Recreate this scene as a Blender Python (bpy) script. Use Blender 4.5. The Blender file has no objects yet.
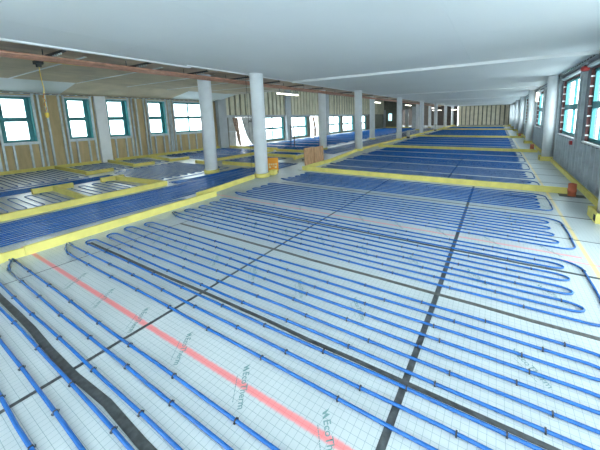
import bpy, bmesh, math, random
from mathutils import Vector, Matrix
random.seed(7)
C = bpy.context.scene.collection
sc = bpy.context.scene
R = math.radians

# ------------------------------------------------------------------ camera
cam_d = bpy.data.cameras.new('camera'); cam = bpy.data.objects.new('camera', cam_d); C.objects.link(cam)
CAM_H = 1.65
yaw, pitch, roll = 0.5191, -0.1465, 0.0213
M = Matrix.Rotation(yaw, 3, 'Z') @ Matrix.Rotation(pitch, 3, 'X') @ Matrix.Rotation(roll, 3, 'Y')
right, fwd, up = M.col[0], M.col[1], M.col[2]
mw = Matrix.Identity(4)
for i in range(3):
    mw[i][0], mw[i][1], mw[i][2] = right[i], up[i], -fwd[i]
mw.translation = (0, 0, CAM_H)
cam.matrix_world = mw
cam_d.sensor_fit = 'HORIZONTAL'; cam_d.sensor_width = 36
cam_d.lens = 283.28 / 600 * 36
cam_d.shift_x = (300 - 334.815) / 600
cam_d.shift_y = (158.763 - 225) / 600
cam_d.clip_start = 0.05; cam_d.clip_end = 500
sc.camera = cam

# ------------------------------------------------------------------ light
w = bpy.data.worlds.new('overcast_sky'); sc.world = w; w.use_nodes = True
bg = w.node_tree.nodes['Background']
bg.inputs[0].default_value = (0.86, 0.95, 1.0, 1); bg.inputs[1].default_value = 5.6
vs = sc.view_settings
vs.view_transform = 'Standard'; vs.look = 'None'; vs.gamma = 1.0; vs.exposure = 0.95
vs.use_curve_mapping = False

# ------------------------------------------------------------------ materials
def mat(name, col, rough=0.6, metal=0.0, noise=0.0, scale=8.0, spec=0.5, emit=None, stretch=None, bump=0.0):
    m = bpy.data.materials.new(name); m.use_nodes = True
    nt = m.node_tree; b = nt.nodes['Principled BSDF']
    b.inputs['Base Color'].default_value = (*col, 1)
    b.inputs['Roughness'].default_value = rough
    b.inputs['Metallic'].default_value = metal
    b.inputs['Specular IOR Level'].default_value = spec
    if emit:
        b.inputs['Emission Color'].default_value = (*emit[0], 1); b.inputs['Emission Strength'].default_value = emit[1]
    if noise > 0:
        geo = nt.nodes.new('ShaderNodeNewGeometry'); n = nt.nodes.new('ShaderNodeTexNoise')
        n.inputs['Scale'].default_value = scale; n.inputs['Detail'].default_value = 5
        mp = nt.nodes.new('ShaderNodeMapping')
        if stretch: mp.inputs['Scale'].default_value = stretch
        nt.links.new(geo.outputs['Position'], mp.inputs[0]); nt.links.new(mp.outputs[0], n.inputs['Vector'])
        r = nt.nodes.new('ShaderNodeValToRGB')
        r.color_ramp.elements[0].position = .3; r.color_ramp.elements[1].position = .7
        r.color_ramp.elements[0].color = (*[max(0, c * (1 - noise)) for c in col], 1)
        r.color_ramp.elements[1].color = (*[min(1, c * (1 + noise)) for c in col], 1)
        nt.links.new(n.outputs['Fac'], r.inputs[0]); nt.links.new(r.outputs[0], b.inputs['Base Color'])
        if bump:
            bp = nt.nodes.new('ShaderNodeBump'); bp.inputs['Strength'].default_value = bump; bp.inputs['Distance'].default_value = .01
            nt.links.new(n.outputs['Fac'], bp.inputs['Height']); nt.links.new(bp.outputs[0], b.inputs['Normal'])
    return m

def board_material():
    m = bpy.data.materials.new('foil_faced_board'); m.use_nodes = True
    nt = m.node_tree; L = nt.links; N = nt.nodes
    b = N['Principled BSDF']; b.inputs['Roughness'].default_value = .30
    geo = N.new('ShaderNodeNewGeometry'); sep = N.new('ShaderNodeSeparateXYZ'); L.new(geo.outputs['Position'], sep.inputs[0])
    def mth(op, a, bb=None, c=None):
        n = N.new('ShaderNodeMath'); n.operation = op
        for i, v in enumerate((a, bb, c)):
            if v is None: continue
            if isinstance(v, (int, float)): n.inputs[i].default_value = v
            else: L.new(v, n.inputs[i])
        return n.outputs[0]
    P = 1 / 24.
    def grid(ax):
        f = mth('FRACT', mth('DIVIDE', mth('ADD', ax, 100 * P), P))
        d = mth('ABSOLUTE', mth('SUBTRACT', f, .5))
        return mth('GREATER_THAN', d, .5 - .024)
    gx, gy = grid(sep.outputs[0]), grid(sep.outputs[1])
    g = mth('MAXIMUM', gx, gy)
    ns = N.new('ShaderNodeTexNoise'); ns.inputs['Scale'].default_value = 1.3; ns.inputs['Detail'].default_value = 6
    L.new(geo.outputs['Position'], ns.inputs['Vector'])
    cr = N.new('ShaderNodeValToRGB')
    cr.color_ramp.elements[0].position = .3; cr.color_ramp.elements[1].position = .7
    cr.color_ramp.elements[0].color = (.46, .495, .505, 1); cr.color_ramp.elements[1].color = (.54, .575, .585, 1)
    L.new(ns.outputs[0], cr.inputs[0])
    def mix(fac, c1, c2):
        n = N.new('ShaderNodeMix'); n.data_type = 'RGBA'
        if isinstance(fac, (int, float)): n.inputs[0].default_value = fac
        else: L.new(fac, n.inputs[0])
        for i, v in ((6, c1), (7, c2)):
            if isinstance(v, tuple): n.inputs[i].default_value = (*v, 1)
            else: L.new(v, n.inputs[i])
        return n.outputs[2]
    col = mix(mth('MULTIPLY', g, .85), cr.outputs[0], (.15, .24, .25))
    # sprayed setting-out lines: red at fixed Y, yellow at fixed X, with soft uneven edges
    n2 = N.new('ShaderNodeTexNoise'); n2.inputs['Scale'].default_value = 35; n2.inputs['Detail'].default_value = 3
    L.new(geo.outputs['Position'], n2.inputs['Vector'])
    jit = mth('MULTIPLY', mth('SUBTRACT', n2.outputs[0], .5), .014)
    def line(ax, c, half, lo, hi, other, strength):
        d = mth('ABSOLUTE', mth('ADD', mth('SUBTRACT', ax, c), jit))
        mr = N.new('ShaderNodeMapRange'); mr.interpolation_type = 'SMOOTHSTEP'
        mr.inputs[1].default_value = half * .45; mr.inputs[2].default_value = half * 1.3
        mr.inputs[3].default_value = strength; mr.inputs[4].default_value = 0
        L.new(d, mr.inputs[0])
        rng = mth('MULTIPLY', mth('GREATER_THAN', other, lo), mth('LESS_THAN', other, hi))
        return mth('MULTIPLY', mr.outputs[0], rng)
    X, Y = sep.outputs[0], sep.outputs[1]
    col = mix(line(Y, 1.045, .024, -5.5, 1.5, X, .72), col, (.90, .13, .13))
    col = mix(line(Y, 4.01, .022, -5.5, .93, X, .7), col, (.85, .2, .2))
    col = mix(line(Y, 3.86, .018, .1, 1.05, X, .65), col, (.85, .2, .2))
    col = mix(line(X, .985, .026, 2.0, 44, Y, .75), col, (.85, .62, .16))
    L.new(col, b.inputs['Base Color'])
    return m

MT = dict(
    board=board_material(),
    slab=mat('slab_concrete', (.42, .44, .44), .9, noise=.1),
    pipe=mat('blue_pipe_plastic', (.016, .115, .38), .26, noise=.12, scale=14),
    clip=mat('black_clip_plastic', (.015, .017, .02), .5),
    tape=mat('black_joint_tape', (.05, .055, .058), .5, noise=.5, scale=25),
    tape2=mat('grey_joint_tape', (.085, .085, .08), .5, noise=.4, scale=25),
    seam=mat('seam_dark_line', (.05, .06, .065), .6),
    ink=mat('green_grey_print', (.16, .27, .27), .6),
    foam=mat('yellow_edge_foam', (.74, .64, .18), .75, noise=.10, scale=5),
    ceil=mat('white_ceiling_board', (.86, .89, .91), .55, noise=.02, scale=.6),
    ceiltrim=mat('bright_ceiling_trim', (.92, .93, .93), .4),
    soffit=mat('raw_concrete_soffit', (.58, .46, .36), .9, noise=.28, scale=2.2, stretch=(1, .35, 1)),
    soffit2=mat('pale_soffit_board', (.68, .57, .41), .85, noise=.12, scale=1.5),
    soffitw=mat('white_soffit_lining', (.78, .83, .83), .6),
    copper=mat('copper_pipe', (.64, .33, .23), .42, .3, noise=.25, scale=6),
    steel=mat('galvanised_stud', (.56, .62, .65), .38, .35, noise=.12, scale=6),
    steeld=mat('dark_steel_bracket', (.10, .10, .10), .5, .5),
    ply=mat('plywood_sheathing', (.58, .44, .24), .8, noise=.12, scale=3, stretch=(3, 3, .5)),
    rib=mat('beige_ribbed_cladding', (.70, .64, .48), .7, noise=.1, scale=2),
    lining=mat('dark_grey_wall_lining', (.20, .22, .245), .8, noise=.1, scale=2),
    greywall=mat('grey_lining_board', (.46, .48, .50), .7, noise=.1, scale=2),
    teal=mat('teal_window_frame', (.05, .27, .29), .4),
    white=mat('white_painted_column', (.90, .92, .94), .5, noise=.035, scale=5),
    sill=mat('white_sill_board', (.82, .83, .83), .5),
    redbrick=mat('dark_red_brick_jamb', (.13, .05, .05), .85, noise=.35, scale=12),
    clay=mat('terracotta_duct', (.47, .12, .055), .5, noise=.15, scale=8),
    orange=mat('orange_sign_plastic', (.88, .34, .02), .5),
    cream=mat('cream_print', (.85, .72, .42), .6),
    brown=mat('brown_plywood_board', (.44, .25, .13), .75, noise=.3, scale=6, stretch=(4, 4, .8)),
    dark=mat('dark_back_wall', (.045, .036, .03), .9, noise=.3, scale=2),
    olive=mat('olive_grey_partition', (.20, .20, .16), .8, noise=.15, scale=2),
    black=mat('black_rubber', (.015, .015, .015), .6),
    ycable=mat('yellow_cable', (.80, .55, .06), .5),
    red=mat('red_plastic', (.45, .035, .03), .45),
    ground=mat('pale_outdoor_paving', (.45, .46, .47), .9, noise=.1, scale=.3),
    tube=mat('lit_fluorescent_tube', (.9, .9, .85), .5, emit=((1, .93, .75), 5)),
    torn=mat('torn_brown_insulation', (.33, .22, .16), .9, noise=.5, scale=9),
    sheet=mat('grey_leaning_sheet', (.50, .50, .48), .7, noise=.15, scale=4),
)
g = bpy.data.materials.new('window_glass'); g.use_nodes = True
nt = g.node_tree; nt.nodes.clear()
o_ = nt.nodes.new('ShaderNodeOutputMaterial'); mx = nt.nodes.new('ShaderNodeMixShader'); tr = nt.nodes.new('ShaderNodeBsdfTransparent'); gl = nt.nodes.new('ShaderNodeBsdfGlossy')
tr.inputs[0].default_value = (.93, .97, .97, 1); gl.inputs['Roughness'].default_value = .02; mx.inputs[0].default_value = .06
nt.links.new(tr.outputs[0], mx.inputs[1]); nt.links.new(gl.outputs[0], mx.inputs[2]); nt.links.new(mx.outputs[0], o_.inputs[0])
MT['glass'] = g

# ------------------------------------------------------------------ helpers
def box(bm, x0, x1, y0, y1, z0, z1):
    v = [bm.verts.new((x, y, z)) for z in (z0, z1) for y in (y0, y1) for x in (x0, x1)]
    for f in ((0, 2, 3, 1), (4, 5, 7, 6), (0, 1, 5, 4), (2, 6, 7, 3), (0, 4, 6, 2), (1, 3, 7, 5)):
        bm.faces.new([v[i] for i in f])
def bar(bm, a, b, wid, z0, z1):
    """upright-sided bar on plan from a to b"""
    a = Vector((a[0], a[1])); b = Vector((b[0], b[1])); d = (b - a).normalized(); n = Vector((-d.y, d.x)) * wid / 2
    pts = [a - n, b - n, b + n, a + n]
    lo = [bm.verts.new((p.x, p.y, z0)) for p in pts]; hi = [bm.verts.new((p.x, p.y, z1)) for p in pts]
    bm.faces.new(lo[::-1]); bm.faces.new(hi)
    for i in range(4):
        j = (i + 1) % 4; bm.faces.new((lo[i], lo[j], hi[j], hi[i]))
def tube(bm, pts, r, n=8, cap=True):
    pts = [Vector(p) for p in pts]; rings = []
    for i, p in enumerate(pts):
        t = (pts[min(i + 1, len(pts) - 1)] - pts[max(i - 1, 0)])
        if t.length < 1e-9: t = Vector((1, 0, 0))
        t.normalize()
        ref = Vector((0, 0, 1)) if abs(t.z) < .9 else Vector((1, 0, 0))
        u = t.cross(ref).normalized(); v = u.cross(t)
        rings.append([bm.verts.new(p + (u * math.cos(2 * math.pi * k / n) + v * math.sin(2 * math.pi * k / n)) * r) for k in range(n)])
    for a, b in zip(rings, rings[1:]):
        for k in range(n):
            f = bm.faces.new((a[k], a[(k + 1) % n], b[(k + 1) % n], b[k])); f.smooth = True
    if cap:
        bm.faces.new(rings[0][::-1]); bm.faces.new(rings[-1])
def lathe(bm, prof, n=32, cx=0, cy=0, cap=True):
    rings = [[bm.verts.new((cx + r * math.cos(2 * math.pi * k / n), cy + r * math.sin(2 * math.pi * k / n), z)) for k in range(n)] for r, z in prof]
    for a, b in zip(rings, rings[1:]):
        for k in range(n):
            f = bm.faces.new((a[k], a[(k + 1) % n], b[(k + 1) % n], b[k])); f.smooth = True
    if cap:
        bm.faces.new(rings[0][::-1]); bm.faces.new(rings[-1])
def mesh(name, fn):
    bm = bmesh.new(); fn(bm); bmesh.ops.recalc_face_normals(bm, faces=bm.faces)
    me = bpy.data.meshes.new(name); bm.to_mesh(me); bm.free(); return me
def put(name, me, m=None, parent=None, loc=None, rot=None):
    if m is not None and not me.materials: me.materials.append(MT[m] if isinstance(m, str) else m)
    o = bpy.data.objects.new(name, me); C.objects.link(o)
    if parent: o.parent = parent
    if loc: o.location = loc
    if rot: o.rotation_euler = rot
    return o
def obj(name, fn, m, parent=None, loc=None, rot=None):
    return put(name, mesh(name, fn), m, parent, loc, rot)
def empty(name, loc=(0, 0, 0), rot=None):
    o = bpy.data.objects.new(name, None); C.objects.link(o); o.location = loc; o.empty_display_size = .1
    if rot: o.rotation_euler = rot
    return o
def tag(o, label=None, cat=None, group=None, kind=None):
    if label: o['label'] = label
    if cat: o['category'] = cat
    if group: o['group'] = group
    if kind: o['kind'] = kind
    return o
ORD = ['first', 'second', 'third', 'fourth', 'fifth', 'sixth', 'seventh', 'eighth', 'ninth', 'tenth', 'eleventh', 'twelfth', 'thirteenth',
       'fourteenth', 'fifteenth', 'sixteenth', 'seventeenth', 'eighteenth', 'nineteenth', 'twentieth']
def struct(o, label=None): return tag(o, label, None, None, 'structure')

XR, XL, YF, YB = 1.75, -14.0, 47.5, -3.0      # stud faces right / left, far wall, open side behind the camera
ZC = 2.86

# ------------------------------------------------------------------ floor
floor = struct(obj('floor', lambda b: box(b, XL - .3, XR + .3, YB, YF + .3, -.20, -.030), 'slab'), 'pale blue gridded insulation board floor of the whole hall')
ROWS = [-.44, .56, 1.55, 2.55, 3.555, 4.56, 5.57, 6.58, 7.2]
def add_board(x0, x1, y0, y1, prints=None):
    gp = .0025
    def f(b):
        box(b, x0 + gp, x1 - gp, y0 + gp, y1 - gp, -.030, 0)
    bd = obj('insulation_board', f, 'board', floor)
    return bd
def text_mesh():
    cu = bpy.data.curves.new('board_print_text', 'FONT'); cu.body = 'EcoTherm'; cu.size = .060; cu.resolution_u = 2; cu.offset = .0008
    to = bpy.data.objects.new('tmp_text', cu); C.objects.link(to)
    dg = bpy.context.evaluated_depsgraph_get(); dg.update()
    me = bpy.data.meshes.new_from_object(to.evaluated_get(dg)); bpy.data.objects.remove(to)
    bm = bmesh.new(); bm.from_mesh(me)
    bpy.data.meshes.remove(me)
    wmax = max(v.co.x for v in bm.verts)
    s = .245 / wmax
    for v in bm.verts: v.co.x = v.co.x * s + .058; v.co.y *= s; v.co.z = 0
    # leaf-like double slanted mark before the word
    def poly(pts): bm.faces.new([bm.verts.new((x, y, 0)) for x, y in pts])
    poly([(.0, .044), (.018, .002), (.028, -.002), (.028, .018)])
    poly([(.025, .024), (.044, -.002), (.054, .0), (.034, .042)])
    # one fine line of print under the word, too small to read
    x = .075
    while x < .25:
        l = random.uniform(.006, .02); poly([(x, -.036), (x + l, -.036), (x + l, -.031), (x, -.031)]); x += l + .004
    m2 = bpy.data.meshes.new('board_print'); bm.to_mesh(m2); bm.free(); m2.materials.append(MT['ink']); return m2
PRINT = text_mesh()
def print_on(bd, x, y):
    put('board_print', PRINT, None, bd, (x, y, .0012), (0, 0, math.atan2(-.205, .17)))
def zone_boards(xs, rows, prints=True):
    for ri in range(len(rows) - 1):
        y0, y1 = rows[ri], rows[ri + 1]
        off = [-2.02, .166, -1.45, -1.9, .2, -1.2, -1.6, 0, 0][ri % 9] if True else 0
        for i in range(len(xs) - 1):
            bd = add_board(xs[i], xs[i + 1], y0, y1)
            if prints and y1 < 6.6:
                n = math.ceil((xs[i] + .05 - off) / .62)
                while off + n * .62 < xs[i + 1] - .2:
                    px = off + n * .62; py = (y0 + y1) / 2 + .10
                    if px > -4.9 and px < 1.1: print_on(bd, px, py)
                    n += 1
# near zone; row 0 is the sheet that carries the closest circuit
def near():
    xs = [-5.30, -4.36, -2.385, -.40, 1.72]
    rows = ROWS
    order = {0: -1.7, 1: -2.02, 2: .166, 3: -1.45, 4: -1.95, 5: .2, 6: -1.2, 7: -1.6}
    for ri in range(len(rows) - 1):
        y0, y1 = rows[ri], rows[ri + 1]; off = order[ri]
        for i in range(len(xs) - 1):
            bd = add_board(xs[i], xs[i + 1], y0, y1)
            if y1 < 6.6:
                n = math.ceil((xs[i] + .06 - off) / .62)
                while off + n * .62 < xs[i + 1] - .2:
                    px = off + n * .62
                    if -4.9 < px < 1.2: print_on(bd, px, (y0 + y1) / 2 + .10)
                    n += 1
near()
for i in range(7):                                        # sheets past the first cross strip
    for xs in ((-5.5, -5.15), (-5.15, -3.12), (-3.12, -1.05), (-1.05, .98), (.98, 1.72)):
        add_board(xs[0], xs[1], 7.2 + i, 8.2 + i)
for i in range(14):                                       # corridor and left rooms
    for xs in ((-7.3, -5.30 if i < 8 else -5.5), (-9.4, -7.3), (-11.7, -9.4), (XL + .05, -11.7)):
        y0 = -.9 + i
        add_board(xs[0], xs[1], y0, y0 + 1)
def far_boards(b):
    box(b, -5.5, 1.72, 14.2025, YF, -.030, 0)
    box(b, XL + .05, -5.5025, 13.1025, YF, -.030, 0)
tag(obj('insulation_board_field', far_boards, 'board', floor), kind='stuff')

def strip(name, pts, wid, m, z=.0016):
    def f(b):
        P = [Vector((p[0], p[1])) for p in pts]; L = []; Rr = []
        for i, p in enumerate(P):
            d = (P[min(i + 1, len(P) - 1)] - P[max(i - 1, 0)]).normalized(); n = Vector((-d.y, d.x)) * wid / 2
            L.append((p + n)); Rr.append((p - n))
        for zz in (z,):
            lv = [b.verts.new((p.x, p.y, zz)) for p in L]; rv = [b.verts.new((p.x, p.y, zz)) for p in Rr]
            l0 = [b.verts.new((p.x, p.y, .0002)) for p in L]; r0 = [b.verts.new((p.x, p.y, .0002)) for p in Rr]
        for i in range(len(P) - 1):
            b.faces.new((lv[i], rv[i], rv[i + 1], lv[i + 1])); b.faces.new((l0[i], lv[i], lv[i + 1], l0[i + 1])); b.faces.new((r0[i], r0[i + 1], rv[i + 1], rv[i]))
    return obj(name, f, m, floor)
def wav(x0, x1, y, amp=.008, step=.35, seed=0):
    rnd = random.Random(seed); n = max(2, int(abs(x1 - x0) / step)); return [(x0 + (x1 - x0) * i / n, y + rnd.uniform(-amp, amp)) for i in range(n + 1)]
strip('joint_tape', [(-4.36, -.4), (-4.36, 3.6)], .012, 'seam')
strip('joint_tape', [(-2.41, .0), (-2.39, 1.5), (-2.385, 3.5), (-2.36, 7.1)], .029, 'tape', .0020)
strip('joint_tape', [(-.425, .6), (-.40, 2.4), (-.395, 3.9), (-.385, 7.1)], .044, 'tape', .0020)
strip('joint_tape', [(-1.04, 7.3), (-1.05, 12.4)], .05, 'tape')
strip('joint_tape', [(-3.15, 7.3), (-3.10, 11)], .03, 'seam')
strip('joint_tape', wav(-4.9, .2, .57, .012, .4, 3), .046, 'tape', .0026)
strip('joint_tape', wav(-4.8, 1.3, 1.545, .008, .4, 4), .032, 'tape', .0026)
strip('joint_tape', wav(-4.35, 1.6, 2.555, .006, .4, 5), .042, 'tape2', .0026)
strip('joint_tape', wav(-4.0, 1.6, 3.555, .006, .4, 6), .035, 'seam', .0026)
strip('joint_tape', wav(-4.8, 1.6, 5.57, .004, .5, 7), .03, 'tape2', .0026)
strip('joint_tape', wav(-3, 1.6, 4.56, .004, .5, 8), .014, 'seam', .0026)
strip('joint_tape', wav(.2, 1.6, 6.58, .004, .5, 9), .02, 'seam', .0026)
for yy in (8.2, 9.2, 10.2, 11.2, 12.2): strip('joint_tape', wav(.95, 1.6, yy, .004, .3, int(yy)), .02, 'seam', .0026)

# ------------------------------------------------------------------ ceiling
ceiling = struct(obj('ceiling', lambda b: (box(b, -6.2, XR + .3, YB, YF + .3, ZC + .012, ZC + .12)), 'ceil'), 'smooth white suspended ceiling over the main hall')
ys = [YB, .3, 2.65, 5.0, 7.78]
xs_ = [-6.2, -5.08, -3.0, -.6, XR + .2]
for j in range(len(ys) - 1):
    xs2 = list(xs_)
    if j < 3: xs2[0] = -6.25
    else: xs2[0] = -6.02
    if j == 2: pass
    for i in range(4):
        gpc = .0012
        obj('ceiling_board', lambda b: box(b, xs2[i] + gpc, xs2[i + 1] - gpc, ys[j] + gpc, ys[j + 1] - gpc, ZC, ZC + .012), 'ceil', ceiling)
jy = [7.78, 16.4, 25, 33.6, 42, YF]
for a, b_ in zip(jy, jy[1:]):
    obj('ceiling_board', lambda b: box(b, -6.12, XR + .2, a + .003, b_ - .003, ZC, ZC + .012), 'ceil', ceiling)
for k, yy in enumerate(jy[:-1]):
    obj('joint_trim', lambda b: box(b, -6.0, XR - .04, yy - .03, yy + .03, ZC - (.065 if k == 0 else .03), ZC), 'ceiltrim', ceiling)
obj('edge_trim', lambda b: box(b, -6.27, -6.19, YB, 4.25, ZC - .025, ZC + .10), 'ceiltrim', ceiling)
obj('edge_trim', lambda b: box(b, -6.10, -6.03, 4.05, 7.75, ZC - .02, ZC + .10), 'ceiltrim', ceiling)
obj('edge_trim', lambda b: box(b, -6.14, -6.08, 7.8, YF, ZC - .02, ZC + .10), 'ceil', ceiling)

# raw soffit beside it
ZS = 2.98
XE = -12.55
sof = struct(obj('ceiling', lambda b: (box(b, -8.0, -6.1, YB, YF, ZS, ZS + .15)), 'soffit'), 'raw brown concrete soffit strip beside the white ceiling')
y0 = -3.45
k = 0
while y0 < 10.9:
    y1 = min(y0 + 1.55, 11.0)
    obj('seam_batten', lambda b: box(b, XE, -7.4, y1 - .025, y1 + .025, ZS - .012, ZS), 'ceiltrim', sof)
    for (xa, xb) in ((-10.3, -8.0), (XE, -10.3)):
        obj('soffit_board', lambda b: box(b, xa + .012, xb - .012, y0 + .012, y1 - .012, ZS, ZS + .03), 'soffit2', sof)
    y0 = y1
obj('backing', lambda b: box(b, XE, -8.0, YB, 11.0, ZS + .02, ZS + .15), 'soffit', sof)
obj('soffit_edge', lambda b: box(b, -8.85, -8.0, 11.0, YF, ZS, ZS + .3), 'soffit', sof)
def slope(b, ya, yb):
    pr = [(XE, ZS), (XL - .2, 2.68), (XL - .2, 3.1), (XE, ZS + .15)]
    a = [b.verts.new((x, ya, z)) for x, z in pr]; c = [b.verts.new((x, yb, z)) for x, z in pr]
    b.faces.new(a); b.faces.new(c[::-1])
    for i in range(4): b.faces.new((a[i], a[(i + 1) % 4], c[(i + 1) % 4], c[i]))
obj('white_lining', lambda b: slope(b, YB, 4.3), 'soffitw', sof)
obj('raw_lining', lambda b: slope(b, 4.3, 8.4), 'soffit2', sof)
obj('white_lining', lambda b: slope(b, 8.4, 11.2), 'soffitw', sof)
struct(obj('ceiling', lambda b: (box(b, XL - .3, -11.4, 11.2, YF, 4.7, 4.9), box(b, -11.12, -8.85, 11.2, YF, 4.7, 4.9), box(b, -11.4, -11.12, 11.2, 13, 4.7, 4.9), box(b, -11.4, -11.12, 34, YF, 4.7, 4.9), box(b, -8.9, -8.85, 11.0, YF, ZS + .3, 4.9), box(b, XL - .3, -8.85, 11.0, 11.2, ZS + .15, 4.9)), 'soffitw'), 'unseen high white ceiling over the far left wing, slot rooflight added for daylight')  # white to bounce light; rooflight slot added to brighten the ribbed wall

# ------------------------------------------------------------------ windows (wall plane runs along Y; sgn = outward direction in X)
WN = [0]
def window(xface, sgn, ya, yb, za, zb, cols, setback, transom=True, label=None, jamb='teal', ties=False, sill=True, fs=.09):
    WN[0] += 1
    t = struct(empty('window_%d' % WN[0], (xface, (ya + yb) / 2, za)), label)
    W = (yb - ya); H = zb - za; xo = sgn * setback
    fr = .08
    def X(a, b): return (min(a, b), max(a, b))
    x0, x1 = X(xo, xo + sgn * .06)
    def f(b):
        box(b, x0, x1, -W / 2, -W / 2 + fs, 0, H); box(b, x0, x1, W / 2 - fs, W / 2, 0, H)
        box(b, x0, x1, -W / 2 + fs, W / 2 - fs, 0, fr); box(b, x0, x1, -W / 2 + fs, W / 2 - fs, H - fr, H)
    obj('window_frame', f, 'teal', t)
    zs = [fr, H]
    tz = H * .50
    step = (W - 2 * fs) / cols
    if transom: obj('transom', lambda b: box(b, x0, x1, -W / 2 + fs, W / 2 - fs, tz - .075, tz + .075), 'teal', t)
    zr = [(fr, tz - .075), (tz + .075, H - fr)] if transom else [(fr, H - fr)]
    for c in range(cols):
        pa = -W / 2 + fs + c * step; pb = pa + step
        if c: 
            for (a, b2) in zr: obj('mullion', lambda b: box(b, x0, x1, pa - .03, pa + .03, a, b2), 'teal', t)
        for (a, b2) in zr:
            xm = (x0 + x1) / 2
            obj('pane', lambda b: box(b, xm - .004, xm + .004, pa + (.03 if c else 0), pb - (.03 if c < cols - 1 else 0), a, b2), 'glass', t)
    xa, xb = X(0, xo)
    if setback > .02:
        def jf(b):
            box(b, xa, xb, -W / 2, -W / 2 + .015, 0, H); box(b, xa, xb, W / 2 - .015, W / 2, 0, H); box(b, xa, xb, -W / 2 + .015, W / 2 - .015, H - .015, H)
        obj('jamb', jf, jamb, t)
    if ties:
        for i in range(7):
            zz = .12 + i * (H - .2) / 6.5
            obj('white_tie', lambda b: box(b, xa - .01, xb, W / 2 - .045, W / 2 - .015, zz, zz + .03), 'sill', t)
    if sill:
        xa2, xb2 = X(-sgn * .04, xo)
        obj('window_sill', lambda b: box(b, xa2, xb2, -W / 2 - .06, W / 2 + .06, -.04, 0), 'sill' if ties else 'steel', t)
    return t

def wall_with_holes(b, xa, xb, y0, y1, z0, z1, holes):
    """solid slab between y0,y1 with rectangular holes (ya,yb,za,zb) sorted in y"""
    y = y0
    for (a, c, za, zb) in sorted(holes):
        if a > y: box(b, xa, xb, y, a, z0, z1)
        if za > z0: box(b, xa, xb, a, c, z0, za)
        if zb < z1: box(b, xa, xb, a, c, zb, z1)
        y = c
    if y < y1: box(b, xa, xb, y, y1, z0, z1)

# left wall, near part: studs over plywood
ZT = 2.68
LW = [(-1.0, -.2), (.9, 1.68), (2.70, 3.50), (4.38, 5.12), (5.66, 6.45), (7.28, 8.08), (8.50, 10.25)]
wl = struct(obj('wall_left', lambda b: wall_with_holes(b, XL - .38, XL - .085, YB, 11.0, -.03, 2.95, [(a, c, 1.02, 2.55) for a, c in LW]), 'ply'), 'plywood wall with galvanised studs left of the hall')
NAMES = {2: 'leftmost of the row, cut by the photo edge', 3: 'left of the pale pilaster', 4: 'right of the pale pilaster', 5: 'fourth from the left', 6: 'wide, partly behind the white column'}
for i, (a, c) in enumerate(LW):
    window(XL - .085 + .03, -1, a, c, 1.02, 2.55, 2 if c - a > 1.2 else 1, .17, fs=.135, label='teal framed window in the plywood wall, ' + NAMES.get(i, 'outside the left edge'))
STUDM = {}
def stud(parent, y, z0, z1, xf, d, wdt=.055, m='steel', sgn=1):
    key = (round(z1 - z0, 3), d, wdt, m, sgn)
    if key not in STUDM:
        def f(b):     # C section: web and two flanges, open side along Y
            t = .006; h = z1 - z0
            xa, xb = (0, d) if sgn > 0 else (-d, 0)
            box(b, xa, xb, -wdt / 2, -wdt / 2 + t, 0, h)
            box(b, xa, xa + t, -wdt / 2 + t, wdt / 2, 0, h); box(b, xb - t, xb, -wdt / 2 + t, wdt / 2, 0, h)
        STUDM[key] = mesh('stud', f)
    return put('stud', STUDM[key], m, parent, (xf, y, z0))
xs0 = XL - .085
full = []
for i, (a, c) in enumerate(LW):
    for dy in (-.16, -.035): full.append(a + dy)
    for dy in (.04, .17): full.append(c + dy)
full += [3.86, 6.80, 10.6]
for y in sorted(full):
    if 5.24 < y < 5.66 or y > 10.9: continue
    stud(wl, y, .02, ZT - .02, xs0, .075)
for a, c in LW:
    n = 2 if c - a < 1.2 else 4
    for j in range(n): stud(wl, a + (c - a) * (j + .35) / n + .06, .02, .99, xs0, .07, .05)
    obj('sill_track', lambda b: box(b, xs0, xs0 + .075, a - .03, c + .03, .93, .975), 'steel', wl)
    obj('head_track', lambda b: box(b, xs0, xs0 + .075, a - .03, c + .03, 2.56, 2.60), 'steel', wl)
obj('bottom_track', lambda b: box(b, xs0, xs0 + .085, YB, 5.2, 0, .05), 'steel', wl)
obj('bottom_track', lambda b: box(b, xs0, xs0 + .085, 5.68, 11, 0, .05), 'steel', wl)
obj('top_track', lambda b: box(b, xs0, xs0 + .085, YB, 11.0, ZT - .035, ZT), 'steel', wl)
obj('pilaster', lambda b: box(b, xs0, XL + .05, 5.27, 5.64, 0, ZT), 'white', wl)

def slots(b, x0, x1, y0, y1, z0, z1):
    y = y0
    while y < y1:
        box(b, x0, x1, y, y + .16, z0, z1); y += .24
tag(obj('track_slots', lambda b: slots(b, xs0 + .085, xs0 + .088, YB + .1, 10.8, ZT - .027, ZT - .010), 'black', wl), kind='stuff')
# left wall, far part: ribbed cladding above a lintel, glazed doors below
LZ = 1.84
far_open = [(11.75, 14.2, 0.0, LZ - .09), (14.55, 16.85, .10, LZ - .09), (17.65, 19.9, .10, LZ - .09), (20.4, 21.9, .0, LZ - .09), (23.5, 25.8, .10, LZ - .09), (26.4, 28.9, .10, LZ - .09), (30.2, 32.4, .10, LZ - .09)]
wf = struct(obj('wall_left', lambda b: wall_with_holes(b, XL - .25, XL - .02, 11.0, 40, -.03, 4.8, far_open), 'olive'), 'beige ribbed wall of the far left wing above glazed doors')
obj('lintel', lambda b: box(b, XL - .02, XL + .06, 11.5, 33, LZ - .09, LZ + .05), 'greywall', wf)
ribm = mesh('cladding_rib', lambda b: box(b, 0, .09, -.14, .14, 0, 2.9))
y = 11.65
while y < 39:
    put('cladding_rib', ribm, 'rib', wf, (XL - .02, y, LZ + .05)); y += .42 if y < 24 else .55
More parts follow.
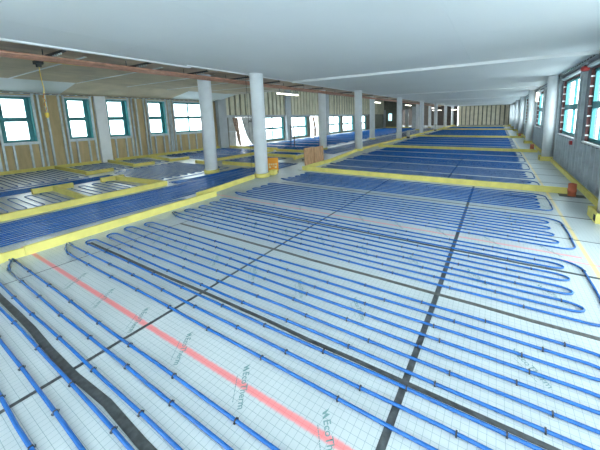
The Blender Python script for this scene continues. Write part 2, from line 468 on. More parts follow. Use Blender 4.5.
for y, wd in ((11.2, .55), (17.25, .55), (22.9, .7), (29.5, .6), (34.0, .6)):
    obj('pilaster', lambda b: box(b, XL - .02, XL + .22, y - wd / 2, y + wd / 2, 0, 2.95 if y < 12 else 4.0), 'greywall', wf)
for i, (a, c, za, zb) in enumerate(far_open):
    if i in (0, 3): continue
    window(XL - .02, -1, a, c, za, zb, 2, .08, label='teal glazed door low in the far ribbed wall, %s from the leaning boards' % ORD[len([q for q in range(i) if q not in (0, 3)])], sill=False)

# ------------------------------------------------------------------ right wall
bays = [-6.6 + 6.6 * k for k in range(-0, 7)]
holes = []
RW = []
RT = [(-2.7, -.6), (-.25, 2.05), (2.4, 4.9)]      # unseen tall glazed doors beside the camera, added to bring in daylight from the right
for k in range(0, 6):
    o6 = 6.6 * k
    for (a, c) in ((7.2, 8.68), (9.34, 11.78)):
        if YB < a + o6 and c + o6 < YF: RW.append((a + o6, c + o6))
wr = struct(obj('wall_right', lambda b: wall_with_holes(b, XR + .06, XR + .25, -2.9, YF, -.03, 2.9, [(a, c, .97, 2.62) for a, c in RW] + [(a, c, .06, 2.66) for a, c in RT]), 'lining'), 'grey stud wall with window openings right of the hall')
for i, (a, c) in enumerate(RT):
    window(XR + .06, 1, a, c, .06, 2.66, 2, .11, label='tall teal glazed door added for daylight beside the camera, outside the photo, %s from the back' % ORD[i], jamb='redbrick', sill=False)
for i, (a, c) in enumerate(RW):
    first = [q for q in RW if q[1] > 6.5]
    j = first.index((a, c)) if (a, c) in first else None
    lab = 'teal window in the grey stud wall, %s from the camera' % ORD[j] if j is not None else 'teal window in the grey stud wall beside the camera, number %d behind the frame edge' % (i + 1)
    window(XR + .06, 1, a, c, .97, 2.62, 2, .065, label=lab, jamb='redbrick', ties=True)
y = -2.8
while y < YF - .1:
    inhole = None
    for a, c in RW:
        if a - .03 < y < c + .03: inhole = (a, c)
    if any(a - .04 < y < c + .04 for a, c in RT): y += .19; continue
    if inhole: stud(wr, y, .02, .91, XR + .06, .07, .06, sgn=-1)
    else: stud(wr, y, .02, 2.80, XR + .06, .07, .06, sgn=-1)
    y += .31 if y < 20 else .45
obj('top_track', lambda b: box(b, XR - .03, XR + .06, -2.9, YF, 2.79, ZC - .002), 'steel', wr)
obj('bottom_track', lambda b: box(b, XR - .02, XR + .06, -2.9, YF, 0, .05), 'steel', wr)
tag(obj('track_slots', lambda b: slots(b, XR - .034, XR - .03, -2.7, YF - .5, 2.81, 2.835), 'black', wr), kind='stuff')
for a, c in RW: obj('head_track', lambda b: box(b, XR - .025, XR + .06, a - .05, c + .05, 2.64, 2.69), 'steel', wr)

# ------------------------------------------------------------------ far wall and far left
wb = struct(obj('wall_back', lambda b: box(b, -5.2, XR + .3, YF, YF + .2, -.03, 2.9), 'olive'), 'beige ribbed wall closing the far end')
rb2 = mesh('cladding_rib', lambda b: box(b, -.20, .20, -.16, 0, 0, 2.8))
x = -5.0
while x < XR: put('cladding_rib', rb2, 'rib', wb, (x, YF, .03)); x += .56
def front_wall(b):
    x = XL - .3
    for a, c in FW:
        box(b, x, a, YB - .2, YB, -.03, 3.1); box(b, a, c, YB - .2, YB, -.03, .5); box(b, a, c, YB - .2, YB, 2.6, 3.1); x = c
    box(b, x, XR + .3, YB - .2, YB, -.03, 3.1)
FW = [(-5.2, -3.2), (-2.6, -.6), (-.1, 1.6)]  # unseen wall: solid left part dims the left floor, added windows admit daylight
fwl = struct(obj('wall_front', front_wall, 'soffitw'), 'unseen white wall behind the camera, windows added for daylight')
for a, c in FW:
    obj('window_frame', lambda b: (box(b, a, a + .07, YB - .15, YB - .08, .5, 2.6), box(b, c - .07, c, YB - .15, YB - .08, .5, 2.6), box(b, a + .07, c - .07, YB - .15, YB - .08, .5, .57), box(b, a + .07, c - .07, YB - .15, YB - .08, 2.53, 2.6)), 'teal', fwl)
    obj('pane', lambda b: box(b, a + .07, c - .07, YB - .12, YB - .112, .57, 2.53), 'glass', fwl)
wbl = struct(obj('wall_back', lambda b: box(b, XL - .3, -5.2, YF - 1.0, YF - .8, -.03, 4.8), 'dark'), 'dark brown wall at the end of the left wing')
part = struct(obj('trim_1', lambda b: (box(b, XL, -9.0, 38.6, 38.9, 2.45, 2.95), box(b, XL, -9.0, 38.6, 38.9, 2.95, 4.8)), 'olive'), 'olive grey header beam across the far left wing')
obj('post', lambda b: box(b, -14.0, -13.7, 38.55, 38.95, 0, 2.45), 'greywall', part)
obj('partition_panel', lambda b: (box(b, -13.7, -13.35, 38.7, 38.8, 0, 2.45), box(b, -12.75, -11.3, 38.7, 38.8, 0, 2.45), box(b, -13.35, -12.75, 38.7, 38.8, 0, .9), box(b, -13.35, -12.75, 38.7, 38.8, 2.0, 2.45)), 'olive', part)
obj('post', lambda b: box(b, -10.9, -10.5, 38.6, 38.9, 0, 2.45), 'greywall', part)
window_p = tag(empty('hatch_window', (-13.05, 38.75, .9)), 'small hatch with a self-glowing pane in the olive partition of the far wing', 'window')
obj('frame', lambda b: (box(b, -.3, -.25, -.05, .05, 0, 1.1), box(b, .25, .3, -.05, .05, 0, 1.1), box(b, -.25, .25, -.05, .05, 0, .06), box(b, -.25, .25, -.05, .05, 1.04, 1.1)), 'teal', window_p)
obj('pane', lambda b: box(b, -.25, .25, -.006, .006, .06, 1.04), mat('glowing_hatch_pane', (.6, .85, .95), .3, emit=((.6, .9, 1), .9)), window_p)  # pane emits its own pale glow in place of daylight behind it
# pale panel between far columns
tag(obj('partition_board', lambda b: box(b, -9.2, -7.9, 35.6, 35.7, 0, 2.7), 'greywall'), 'pale grey board standing between the far white columns', 'board')
# ------------------------------------------------------------------ ground outside
struct(obj('ground', lambda b: (box(b, -90, XL - 1.2, -60, 120, -4.2, -4.0), box(b, XR + 1.2, 90, -60, 120, -4.2, -4.0)), 'ground'), 'pale paving outside the windows')

# ------------------------------------------------------------------ columns
def column(x, y, ztop, r, label, group, collar=True):
    t = tag(empty('column', (x, y, 0)), label, 'column', group)
    obj('shaft', lambda b: lathe(b, [(r, 0), (r, ztop - .08), (r * 1.02, ztop - .078), (r * 1.02, ztop)], 32), 'white', t)
    if collar:
        rr = r + .035
        obj('foam_collar', lambda b: lathe(b, [(rr - .03, .0), (rr, .0), (rr + .004, .06), (rr, .11), (rr - .03, .11), (rr - .034, .0)], 28, cap=False), 'foam', t)
    return t
L1 = ['nearest white round column of the row along the white ceiling edge'] + ['%s white round column along the white ceiling edge, counted from the nearest' % ORD[i] for i in range(1, 7)]
for k in range(7):
    column(-5.79, 5.90 + 6.6 * k, ZC, .18, L1[k], 'columns along the ceiling edge')
L2 = ['leftmost white round column, standing among the left rooms'] + ['white round column of the left row, %s from its front' % ORD[i] for i in range(1, 6)]
for k in range(6):
    column(-7.70, 5.68 + 6.63 * k, ZS, .185, L2[k], 'columns of the left row')
def rcol(y, label):
    x = 1.575; r = .16
    t = tag(empty('column', (x, y, 0)), label, 'column', 'columns along the right wall')
    obj('shaft', lambda b: lathe(b, [(r, 0), (r, ZC)], 28), 'white', t)
    def f(b):
        z = .15; th = .03; e = .195
        box(b, -e, XR - x - .03, -e - th, -e, 0, z); box(b, -e - th, -e, -e - th, e, 0, z); 
        box(b, -e - th, XR - x - .03, e, e + th, 0, z)
    obj('foam_collar', f, 'foam', t)
    obj('black_strap', lambda b: box(b, -e2 - .006, -e2 + .001, -.20, -.12, .03, .12), 'black', t)
e2 = .225
rcol(5.62, 'white column at the right photo edge with yellow foam foot')
for k in range(1, 7):
    rcol(12.15 + 6.6 * (k - 1), 'white column against the grey window wall, %s from the right photo edge' % ORD[k])

# ------------------------------------------------------------------ yellow edge foam
def foam(a, b_, label, h=.12, t=.05, lean=0):
    o = obj('edge_foam_strip', lambda b: bar(b, a, b_, t, 0, h), 'foam')
    return tag(o, label, 'foam strip', 'yellow foam strips on the floor')
foam((-5.13, -.9), (-5.09, .80), 'yellow foam strip at the left photo edge, beside the pipe loops', .115)
foam((-5.115, .80), (-5.095, .98), 'short pale yellow foam piece bridging two long strips at left', .105, .045)
foam((-5.095, .98), (-5.24, 3.92), 'long yellow foam strip where the near pipe loops end', .12)
foam((-5.46, 3.62), (-5.80, 5.60), 'yellow foam strip reaching the nearest ceiling edge column', .12)
foam((-5.66, 6.16), (-5.70, 6.36), 'tiny yellow foam block beside the orange sign', .14, .16)
foam((-5.30, 7.2), (1.46, 7.2), 'first long yellow foam strip crossing the blue pipes', .125, .05)
foam((-5.27, 7.30), (-5.31, 9.0), 'yellow foam strip along the foot of the two brown boards', .12, .06)
foam((-5.31, 9.02), (-5.76, 12.2), 'yellow foam strip from the brown boards to the second column', .12, .07)
foam((-5.80, 12.7), (-5.78, 18.8), 'yellow foam strip between second and third columns', .12, .08)
foam((-5.80, 19.35), (-5.80, 25.4), 'yellow foam strip between third and fourth columns', .12, .08)
foam((-5.80, 25.95), (-5.80, 31.9), 'yellow foam strip between fourth and fifth columns', .12, .08)
foam((-5.55, 32.6), (-5.55, 46.8), 'farthest yellow foam strip along the column row', .12, .08)
for i, yy in enumerate((14.45, 22.6, 33.5, 42.0)):
    foam((-5.5, yy), (1.55, yy), 'yellow foam strip crossing the hall, %s beyond the brown boards' % ORD[i + 1], .125, .07)
ye = [5.95, 11.82] + [12.5 + 6.6 * k for k in range(6)]
foam((1.60, 5.95), (1.66, 11.85), 'yellow foam strip along the foot of the grey wall, nearest', .12, .045)
for k in range(5):
    foam((1.66, 12.5 + 6.6 * k), (1.66, 18.4 + 6.6 * k), 'yellow foam strip along the grey wall foot, %s from the camera' % ORD[k + 1], .12, .045)
foam((1.64, 2.0), (1.64, 5.3), 'yellow foam strip at the grey wall foot in front of the edge column', .12, .045)
# left rooms
foam((-7.28, -.9), (-7.32, 4.05), 'long yellow foam strip on the far side of the blue pipe corridor', .12, .06)
foam((-7.36, 4.0), (-9.35, 3.80), 'yellow foam strip running left from the corridor corner', .12, .06)
foam((-9.42, 3.45), (-9.42, 4.0), 'short yellow foam cap on the strip near the corridor corner', .12, .09)
foam((-7.36, 2.42), (-9.35, 2.48), 'yellow foam strip dividing the two near left rooms', .12, .06)
foam((-9.42, 2.10), (-9.42, 2.85), 'short yellow foam cap on the strip dividing the near left rooms', .12, .09)
foam((-13.8, 3.78), (-11.26, 3.80), 'yellow foam strip from the left wall under the second window', .11, .06)
foam((-11.15, 3.72), (-11.25, 4.5), 'short yellow foam cap below the second left window', .11, .08)
foam((-13.8, 5.40), (-11.58, 5.28), 'yellow foam strip from the left wall beside the pale pilaster', .11, .06)
foam((-11.44, 5.2), (-11.44, 5.95), 'short yellow foam cap nearest the pale pilaster', .11, .08)
foam((-13.8, 6.95), (-11.55, 6.62), 'yellow foam strip from the left wall under the fourth window', .11, .06)
foam((-11.45, 6.55), (-11.4, 7.35), 'short yellow foam cap below the wide left window', .11, .08)
foam((-10.05, 6.75), (-8.95, 6.8), 'yellow foam stub behind the leftmost column', .11, .06)
foam((-9.7, 7.2), (-9.75, 10.8), 'yellow foam strip running away behind the two front columns', .11, .06)
foam((-8.75, 6.95), (-7.2, 7.05), 'yellow foam strip between the two front columns', .12, .06)
foam((-9.66, 10.95), (-7.15, 10.9), 'yellow foam strip far behind the orange sign', .12, .06)
foam((-9.5, 9.3), (-7.2, 9.35), 'yellow foam strip halfway behind the orange sign', .12, .06)
foam((-6.95, 8.9), (-7.15, 10.8), 'yellow foam strip slanting away behind the orange sign', .12, .06)
foam((-13.93, -.9), (-13.93, 5.2), 'yellow foam strip along the plywood wall left of the pilaster', .11, .04)
foam((-13.93, 5.7), (-13.93, 11.0), 'yellow foam strip along the plywood wall right of the pilaster', .11, .04)
foam((-13.6, 11.4), (-10.0, 11.4), 'yellow foam strip before the leaning boards of the far wing', .11, .06)
foam((-13.5, 38.3), (-9.0, 38.3), 'yellow foam strip under the olive beam, far left', .12, .08)

# ------------------------------------------------------------------ heating pipe circuits
PR, PZ = .0100, .0115
def wob(x, s): return .005 * math.sin(x * 1.7 + s) + .003 * math.sin(x * 4.1 + 2 * s)
def arc(cx, cy, r, a0, a1, n=8, sx=1.0): return [(cx + sx * r * math.cos(a0 + (a1 - a0) * i / n), cy + r * math.sin(a0 + (a1 - a0) * i / n)) for i in range(n + 1)]
def circuit_path(ys, xl, xr, tail=True, outer=True, rnd=None, step=.5, flip=False):
    if flip:
        return [(x, -y) for x, y in circuit_path([-y for y in reversed(ys)], xl, xr, tail, outer, rnd, step, None)]
    n = len(ys); P = []; swap = flip is None
    def run(xa, xb, y, s):
        k = max(2, int(abs(xb - xa) / step))
        return [(xa + (xb - xa) * i / k, y + (wob(xa + (xb - xa) * i / k, s) if 0 < i < k else 0)) for i in range(k + 1)]
    if tail and swap: P += [(xl - .27, ys[0]), (xl + .1, ys[0])]
    elif tail: P += [(xl - .22, ys[1] - .01), (xl - .16, ys[0] + .085), (xl - .02, ys[0] + .035), (xl + .14, ys[0] + .008)]
    xo = xr + .17
    if outer:
        r = .15
        P += run(xl + .35, xo - r - .1, ys[0], 0)
        P += arc(xo - r, ys[0] + r, r, -math.pi / 2, 0, 5)
        P += [(xo + .01, (ys[0] + ys[-1]) / 2)]
        P += arc(xo - r * 1.8, ys[-1] - r * 1.2, r * 1.2, 0, math.pi / 2, 6, 1.5)
        P += run(xo - r * 2.2 - .15, xl + .1, ys[-1], n)
    else:
        P += run(xl + .35, xo + .1, ys[0], 0)
        P += run(xo + .1, xl + .1, ys[-1], n)
    xe = xr
    for i in range(n - 1, 0, -1):
        left = (n - 1 - i) % 2 == 0     # travelling left on pipe i
        j = i - 1
        if left:
            if i == 1:
                P += ([(xl + .14, ys[1] - .008), (xl - .02, ys[1] - .035), (xl - .16, ys[1] - .085), (xl - .27, ys[0] + .025)] if swap else [(xl, ys[1]), (xl - .22, ys[1] + .015)]) if tail else [(xl, ys[1])]
            else:
                r = (ys[i] - ys[j]) / 2; xx = xl + rnd.uniform(-.04, .05)
                P += arc(xx, (ys[i] + ys[j]) / 2, r, math.pi / 2, 3 * math.pi / 2, 8, 1.3)
                P += run(xx + .15, xr - .25, ys[j], j)
        else:
            r = (ys[i] - ys[j]) / 2; xx = xr - .12 + rnd.uniform(-.018, .018)
            P += arc(xx, (ys[i] + ys[j]) / 2, r, math.pi / 2, -math.pi / 2, 8, 2.0)
            P += run(xx - .25, xl + .12, ys[j], j)
    return P
def clips_on(b, P, spacing, rnd):
    acc = rnd.uniform(.1, spacing)
    for a, c in zip(P, P[1:]):
        a = Vector(a[:2]); c = Vector(c[:2]); L = (c - a).length
        if L < .12: continue
        d = (c - a).normalized(); n = Vector((-d.y, d.x))
        while acc < L:
            p = a + d * acc; acc += spacing * rnd.uniform(.9, 1.1)
            w2, t2 = PR + .004, .0045
            q = [p - n * w2 - d * t2, p + n * w2 - d * t2, p + n * w2 + d * t2, p - n * w2 + d * t2]
            lo = [b.verts.new((v.x, v.y, .001)) for v in q]
            q2 = [p - n * w2 * .7 - d * t2, p + n * w2 * .7 - d * t2, p + n * w2 * .7 + d * t2, p - n * w2 * .7 + d * t2]
            hi = [b.verts.new((v.x, v.y, PZ + PR + .003)) for v in q2]
            b.faces.new(hi)
            for i in range(4):
                j = (i + 1) % 4; b.faces.new((lo[i], lo[j], hi[j], hi[i]))
            # barbed ends standing out at both sides
            for s in (-1, 1):
                e0 = p + n * s * w2; e1 = p + n * s * (w2 + .006)
                v = [b.verts.new((e0.x - d.x * .003, e0.y - d.y * .003, .001)), b.verts.new((e0.x + d.x * .003, e0.y + d.y * .003, .001)), b.verts.new((e1.x, e1.y, .012)), b.verts.new((e0.x, e0.y, .02))]
                b.faces.new((v[0], v[1], v[2])); b.faces.new((v[1], v[3], v[2])); b.faces.new((v[3], v[0], v[2]))
        acc -= L
CI = [0]
def circuit(ys, xl, xr, label, group, tail=True, outer=True, nside=8, clip=.55, flip=False):
    CI[0] += 1; rnd = random.Random(CI[0])
    P = circuit_path(ys, xl, xr, tail, outer, rnd, .5, flip)
    t = tag(obj('heating_pipe', lambda b: tube(b, [(x, y, PZ) for x, y in P], PR, nside), 'pipe'), label, 'heating pipe', group)
    if clip:
        tag(obj('pipe_clips', lambda b: clips_on(b, P, clip, rnd), 'clip', t), kind='stuff')
    return t
def lin(a, b_, pitch=.1245):
    n = int(round((b_ - a) / pitch)) + 1
    if n % 2: n -= 1
    return [a + (b_ - a) * i / (n - 1) for i in range(n)]
GP = 'serpentine pipe loops in the main hall'
circuit([-.22, -.095, .03, .155, .28, .405, .52, .635, .755, .868], -4.85, .72, 'blue pipe loop in the foreground, in front of the thick red line', GP, flip=True)
circuit([1.25, 1.372, 1.495, 1.613, 1.735, 1.86, 1.987, 2.113, 2.237, 2.362], -4.82, .70, 'blue pipe loop directly behind the thick red line', GP)
circuit([2.705, 2.828, 2.955, 3.08, 3.205, 3.335, 3.46, 3.59, 3.71, 3.835], -4.80, .70, 'blue pipe loop just in front of the thin pale red line', GP)
circuit([4.175, 4.30, 4.425, 4.55, 4.675, 4.80, 4.925, 5.05, 5.19, 5.34], -4.85, .75, 'blue pipe loop just behind the thin pale red line', GP)
circuit([5.76, 5.88, 6.0, 6.12, 6.24, 6.36, 6.48, 6.60, 6.73, 6.88], -4.85, .74, 'blue pipe loop right before the first long yellow cross strip', GP)
z2 = [(7.47, 8.20), (8.48, 9.50), (9.80, 11.0), (11.32, 12.58), (12.92, 14.2)]
for i, (a, b_) in enumerate(z2):
    circuit(lin(a, b_), -4.9, .74, 'blue pipe loop, %s past the first long yellow cross strip' % ORD[i], GP, clip=.6, nside=6)
for zi, (a, b_, k) in enumerate(((14.75, 22.3, 5), (22.9, 33.2, 6), (33.8, 41.7, 4), (42.3, 47.0, 2))):
    s = (b_ - a) / k
    for i in range(k):
        circuit(lin(a + s * i + .16, a + s * (i + 1) - .20), -5.1, .70, 'blue pipe loop in cross bay %s from the camera, row %s' % (ORD[zi + 2], ORD[i]), GP, clip=0, nside=5)
# corridor: long straight supply pipes beside each other
xs3 = [-5.76 - .098 * i for i in range(14)]
for i, x0 in enumerate(xs3):
    rnd = random.Random(100 + i)
    yend = 8.4 if i > 3 else [3.1, 4.6, 5.0, 5.2][i]
    P = [(x0 + rnd.uniform(-.012, .012) - .05 * max(0, (y - 4.5)) * .2, y) for y in [-.9 + .5 * k for k in range(int((yend + .9) / .5) + 1)]]
    if i < 1: P += [(P[-1][0] + .10, P[-1][1] + .3), (P[-1][0] + .28, P[-1][1] + .42)]
    t = tag(obj('supply_pipe', lambda b: tube(b, [(x, y, PZ) for x, y in P], PR, 6), 'pipe'), 'straight blue supply pipe in the corridor, %s from the near foam strip' % ORD[i], 'heating pipe', 'straight pipes of the corridor')
for i in range(4):
    x0 = -7.16 - .09 * i
    P = [(x0 - .14 * max(0, 4.9 + .1 * i - y) ** 1.6, y) for y in [4.25 + .2 * k for k in range(13)]]
    tag(obj('supply_pipe', lambda b: tube(b, [(x, y, PZ) for x, y in P], PR, 6), 'pipe'), 'short curved blue pipe beside the foot of the leftmost column, %s from the corridor' % ORD[i], 'heating pipe', 'curved pipes by the leftmost column')
# left rooms: loops with a wider pitch
GL = 'pipe loops of the left rooms'
def lcircuit(a, b_, xl, xr, label, pitch=.12, clip=0): return circuit(lin(a, b_, pitch), xl, xr, label, GL, tail=False, outer=False, nside=6, clip=clip)
lcircuit(-.7, .75, -9.2, -7.85, 'dark pipe loop at the left photo edge beyond the corridor')
lcircuit(.9, 2.3, -9.2, -7.85, 'looping pipe in the near left room before the dividing foam')
lcircuit(2.6, 3.62, -9.2, -7.85, 'looping pipe in the small room between two foam dividers')
lcircuit(-.7, 1.5, -13.6, -10.9, 'looping pipe below the leftmost window, at the photo edge')
lcircuit(1.7, 3.62, -13.6, -10.9, 'looping pipe between the leftmost and second left windows')
lcircuit(3.98, 5.15, -13.6, -11.6, 'looping pipe in front of the second left window')
lcircuit(5.55, 6.5, -13.6, -11.7, 'looping pipe in front of the pale pilaster')
lcircuit(4.25, 6.5, -10.9, -8.15, 'looping pipe left of the leftmost column')
lcircuit(7.48, 8.8, -13.6, -10.2, 'looping pipe below the fourth left window')
lcircuit(9.0, 10.9, -13.6, -10.2, 'looping pipe below the wide left window')
lcircuit(7.3, 9.05, -9.3, -7.75, 'looping pipe between the two front columns')
lcircuit(9.55, 10.6, -9.3, -7.75, 'looping pipe far behind the orange sign')
for i in range(8):
    rnd = random.Random(300 + i); x0 = -9.75 - .085 * i
    P = [(x0 + rnd.uniform(-.03, .03) - .10 * max(0, y - 3.2) * (1 if y < 5 else .6), y) for y in [-.9 + .45 * k for k in range(12)]]
    tag(obj('supply_pipe', lambda b: tube(b, [(x, y, PZ) for x, y in P], PR, 6), 'pipe'), 'blue supply pipe in the bundle between left rooms, %s from the foam caps' % ORD[i], 'heating pipe', 'bundle between the left rooms')
# left wing beyond
yy = 11.8
i = 0
while yy < 37:
    ln = 1.55 if yy < 24 else 2.2
    circuit(lin(yy, min(yy + ln - .3, 38)), -13.3, -8.5, 'blue pipe loop on the far left wing floor, %s from the near foam strip' % ORD[i], 'pipe loops of the far left wing', tail=False, outer=False, nside=5, clip=0)
    yy += ln; i += 1
for i in range(9):
    x0 = -6.35 - .16 * i
    P = [(x0 + .02 * math.sin(k + i), 10.9 + 1.0 * k) for k in range(27)]
    tag(obj('supply_pipe', lambda b: tube(b, [(x, y, PZ) for x, y in P], PR, 5), 'pipe'), 'blue supply pipe running away between the column rows, %s from the right' % ORD[i], 'heating pipe', 'supply pipes between the column rows')

# ------------------------------------------------------------------ services under the soffit
cx = [(-6.74, 2.765, .024), (-6.85, 2.765, .022), (-6.95, 2.765, .024), (-7.05, 2.765, .020), (-7.15, 2.765, .022)]
for i, (x, z, r) in enumerate(cx):
    rnd = random.Random(i)
    P = [(x + rnd.uniform(-.012, .012), YB + 1.7 * k, z + rnd.uniform(-.006, .006)) for k in range(27)]
    tag(obj('copper_pipe', lambda b: tube(b, P, r, 10), 'copper'), 'long copper pipe under the raw soffit, %s from the white ceiling' % ORD[i], 'copper pipe', 'copper pipes under the soffit')
P = [(-7.30 + .02 * math.sin(k), YB + 1.1 * k, 2.785 + .01 * math.sin(2.3 * k)) for k in range(11)]
tag(obj('yellow_cable', lambda b: tube(b, P, .012, 8), 'ycable'), 'yellow cable slung along the copper pipes', 'cable')
P = [(-7.2 + .02 * math.sin(k), 8.2 + 1.6 * k, 2.72) for k in range(20)]
y = -1.98
i = 0
while y < 34:
    t = tag(empty('pipe_bracket', (-6.9, y, 2.82)), 'dark steel pipe bracket under the soffit, %s along the copper pipes' % (ORD[i] if i < 20 else 'far number %d' % i), 'bracket', 'brackets of the copper pipes')
    obj('rail', lambda b: (box(b, -.40, .60, -.022, .022, .0, .035)), 'steeld', t)
    for q in range(5): obj('hanger', lambda b: tube(b, [(.08 + .09 * q, 0, -.03), (.08 + .09 * q, 0, .0)], .010, 6), 'steel', t)
    for dx in (-.36, .56): obj('rod', lambda b: tube(b, [(dx, 0, .03), (dx, 0, ZS - 2.82)], .008, 6), 'steeld', t)
    y += 1.35 if i < 9 else 2.7; i += 1
# hanging yellow cable with plug
t = tag(empty('hanging_cable', (-7.30, 2.0, 2.72)), 'yellow cable with a yellow socket hanging from the copper pipes', 'cable')
obj('cord', lambda b: tube(b, [(0, 0, 0), (.005, .0, -.15), (-.01, .01, -.3), (0.0, .02, -.45), (-.01, .0, -.6), (0, .01, -.88)], .006, 8), 'ycable', t)
obj('twisted_cord', lambda b: tube(b, [(.012 * math.sin(k * 1.2), .012 * math.cos(k * 1.2), -.52 - k * .025) for k in range(15)], .005, 6), 'clay', t)
obj('socket', lambda b: (box(b, -.028, .028, -.026, .026, -.95, -.88), box(b, -.018, .018, -.016, .016, -.975, -.95)), 'ycable', t)
obj('black_clamp', lambda b: (box(b, -.09, .09, -.05, .05, -.01, .05), box(b, -.04, .04, -.03, .03, -.06, -.01)), 'black', t)
# thin cord left of the nearest ceiling edge column
tag(obj('suspended_wire', lambda b: tube(b, [(-6.35, 6.05, ZS), (-6.36, 6.06, 2.0), (-6.34, 6.05, 1.0), (-6.35, 6.06, .02)], .004, 6), 'black'), 'thin dark cord hanging left of the nearest ceiling edge column', 'cord')
def tube_light(x, y, z, L, label, along='y', ztop=None):
    ztop = ztop or ZS
    t = tag(empty('tube_light', (x, y, z), (0, 0, 0 if along == 'y' else math.pi / 2)), label, 'light', 'fluorescent battens')
    obj('batten', lambda b: box(b, -.05, .05, 0, L, .03, .09), 'sill', t)
    obj('tube', lambda b: tube(b, [(0, .03, 0), (0, L - .03, 0)], .022, 10), 'tube', t)
    obj('rod', lambda b: (tube(b, [(0, .2, .09), (0, .2, ztop - z - .004)], .008, 5), tube(b, [(0, L - .2, .09), (0, L - .2, ztop - z - .004)], .008, 5)), 'steeld', t)
tube_light(-8.6, 9.95, 2.74, 1.6, 'lit fluorescent batten behind the nearest ceiling edge column')
tube_light(-8.6, 20.9, 2.74, 2.1, 'lit fluorescent batten near the third column of the ceiling edge')
tube_light(-8.3, 29.5, 2.70, 2.2, 'lit fluorescent batten near the fifth column, far away')
tube_light(-7.6, 39.5, 2.55, 2.4, 'lit fluorescent batten seen deep between the far columns')
tube_light(-7.3, 45.2, 2.30, 1.3, 'lit fluorescent batten at the dark far left end, left one', 'x')
tube_light(-5.05, 44.2, 2.30, .8, 'lit fluorescent batten at the dark far left end, right one', 'x', ZC)

# ------------------------------------------------------------------ loose things
t = tag(empty('warning_sign', (-5.87, 6.46, 0), (0, 0, R(30))), 'orange sign board with pale print standing beside the front column', 'sign')
obj('panel', lambda b: box(b, -.165, .165, -.012, .012, .06, .47), 'orange', t)
obj('post', lambda b: (box(b, -.15, -.11, .012, .04, 0, .40), box(b, .11, .15, .012, .04, 0, .40)), 'steeld', t)
def prt(b):
    for (x, wd, z, hh) in ((-.10, .045, .24, .05), (-.035, .04, .24, .05), (.03, .045, .24, .05), (.10, .045, .25, .05), (-.09, .06, .15, .05), (.085, .06, .15, .05), (-.10, .02, .20, .03), (.02, .06, .20, .012), (.11, .02, .20, .03)):
        box(b, x - wd / 2, x + wd / 2, -.0135, -.012, z, z + hh)
obj('printed_marks', prt, 'cream', t)
def plyboard(x, y, rz, wd, h, label):
    t = tag(empty('plywood_board', (x, y, 0), (R(-3), 0, rz)), label, 'board', 'brown boards on the floor')
    obj('panel', lambda b: box(b, -wd / 2, wd / 2, -.012, .012, 0.0, h), 'brown', t)
    obj('edge_batten', lambda b: box(b, -wd / 2, -wd / 2 + .05, .012, .045, .02, h - .02), 'brown', t)
plyboard(-5.49, 7.90, R(84), .46, .64, 'brown plywood board standing on the foam corner, left of two')
plyboard(-5.43, 8.40, R(82), .48, .63, 'brown plywood board standing on the foam corner, right of two')
tag(obj('black_hose', lambda b: tube(b, [(-6.45 + .02 * math.sin(k) + .02 * k, 8.75 + .12 * k, .035) for k in range(8)] , .035, 8), 'black'), 'black hose lying behind the orange sign', 'hose')
def duct(x, y, r, h, label, base=True):
    t = tag(empty('duct_stub', (x, y, 0)), label, 'duct', 'terracotta pipe stubs')
    obj('pipe', lambda b: lathe(b, [(r, 0.004), (r, h * .35), (r * 1.08, h * .36), (r * 1.08, h * .55), (r, h * .56), (r, h), (r * .85, h), (r * .85, .01)], 20, cap=False), 'clay', t)
    if base: obj('base_plate', lambda b: box(b, -r * 3.0, r * 3.0, -r * 1.6, r * 1.6, .0005, .006), 'tape', t)
duct(1.365, 7.045, .068, .25, 'terracotta duct stub standing at the right end of the nearest cross strip')
duct(1.40, 15.05, .075, .28, 'terracotta duct stub behind the second column of the grey wall')
duct(1.38, 23.0, .08, .28, 'terracotta duct stub far along the grey wall')
def stub(x, y, h, label):
    t = tag(empty('grey_pipe_stub', (x, y, 0)), label, 'pipe stub', 'grey stubs along the columns')
    obj('pipe', lambda b: lathe(b, [(.11, 0.13), (.11, h * .8), (.13, h * .81), (.13, h), (.10, h), (.10, .14)], 16, cap=False), 'sheet', t)
    obj('foot', lambda b: lathe(b, [(.125, 0.0), (.125, .13)], 16), 'tape2', t)
stub(-5.56, 20.6, .56, 'grey upright pipe stub between third and fourth columns')
stub(-5.56, 31.0, .66, 'grey upright pipe stub past the fourth column')
# black rods by the far glazed doors
for i, (x, y) in enumerate(((-10.5, 13.2), (-10.25, 13.2))):
    tag(obj('black_rod', lambda b: tube(b, [(x, y, 0), (x + .02, y, .6), (x - .02, y + .03, 1.25)], .022, 8), 'black'), 'thin black upright rod before the glazed doors, %s of two' % ('left' if i == 0 else 'right'), 'rod')
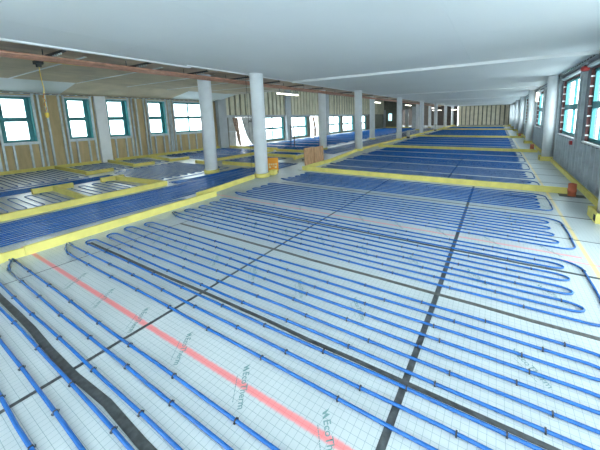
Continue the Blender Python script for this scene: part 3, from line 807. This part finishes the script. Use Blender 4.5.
# boarded opening in the far wall behind the front columns
t = tag(empty('temporary_door', (XL + .0, 11.72, 0)), 'pale grey two panel door in the opening behind the front columns', 'door')
obj('panel', lambda b: box(b, .0, .04, 0, .50, .03, .88), 'sheet', t)
obj('panel', lambda b: box(b, .0, .04, 0, .50, .93, 1.75), 'sheet', t)
obj('rail', lambda b: box(b, -.01, .05, 0, .50, .88, .93), 'steel', t)
def quad(b, pts, th):
    a = [b.verts.new(p) for p in pts]; c = [b.verts.new((p[0] - th, p[1], p[2])) for p in pts]
    b.faces.new(a); b.faces.new(c[::-1])
    for i in range(len(pts)):
        j = (i + 1) % len(pts); b.faces.new((a[i], c[i], c[j], a[j]))
tag(obj('torn_board', lambda b: quad(b, [(XL + .12, 12.52, .01), (XL + .12, 12.50, .3), (XL + .11, 12.46, .8), (XL + .10, 12.42, 1.4), (XL + .10, 12.40, 1.74), (XL + .10, 12.0, 1.74), (XL + .10, 12.10, 1.3), (XL + .10, 12.2, .9), (XL + .11, 12.24, .45), (XL + .12, 12.38, .01)], .03), 'torn'), 'torn brown strip leaning beside the pale door', 'board')
t = tag(obj('leaning_sheet', lambda b: quad(b, [(XL + .16, 13.35, .01), (XL + .15, 13.02, .5), (XL + .13, 12.80, 1.1), (XL + .12, 12.64, 1.745), (XL + .12, 14.45, 1.745), (XL + .16, 14.45, .01)], .02), 'sheet'), 'grey sheet hanging across the opening beside the bright gap', 'sheet')
obj('dark_scrawl', lambda b: tube(b, [(XL + .135, 13.35 + .16 * math.cos(k * .8), 1.58 + .05 * math.sin(k * 1.9) - .012 * k) for k in range(14)], .012, 5), 'black', t)
tag(obj('leaning_timber', lambda b: quad(b, [(XL + .1, 20.8, .01), (XL + .05, 20.9, .8), (XL, 20.75, 1.7), (XL, 21.0, 1.72), (XL + .05, 21.2, .8), (XL + .1, 21.1, .01)], .05), 'torn'), 'brown timber leaning in the far opening behind the second left row column', 'timber')
# right wall fittings
t = tag(empty('alarm_sounder', (XR - .05, 8.72, 2.60)), 'red sounder high on the grey wall near the right photo edge', 'alarm')
obj('body', lambda b: lathe(b, [(.06, -.03), (.085, .0), (.085, .05), (.05, .08)], 16), 'red', t)
obj('bracket', lambda b: box(b, -.02, .05, -.04, .04, .08, .11), 'steeld', t)
t = tag(empty('red_junction_box', (XR - .025, 9.5, .80)), 'small red box on the grey wall below the window', 'box')
obj('body', lambda b: box(b, -.04, .01, -.06, .06, 0, .10), 'red', t)
obj('lid', lambda b: box(b, -.05, -.04, -.05, .05, .01, .09), 'red', t)
t = tag(empty('wall_lamp', (XR - .06, 16.9, 2.45)), 'white lit bulkhead lamp on the grey wall beyond the second column', 'light')
obj('body', lambda b: box(b, -.03, .05, -.10, .10, -.02, .26), 'sill', t)
obj('diffuser', lambda b: lathe(b, [(.03, -.28), (.05, -.24), (.05, .12), (.03, .16)], 12, cx=-.07), mat('lit_diffuser', (.9, .85, .7), .5, emit=((1, .9, .7), 3)), t)
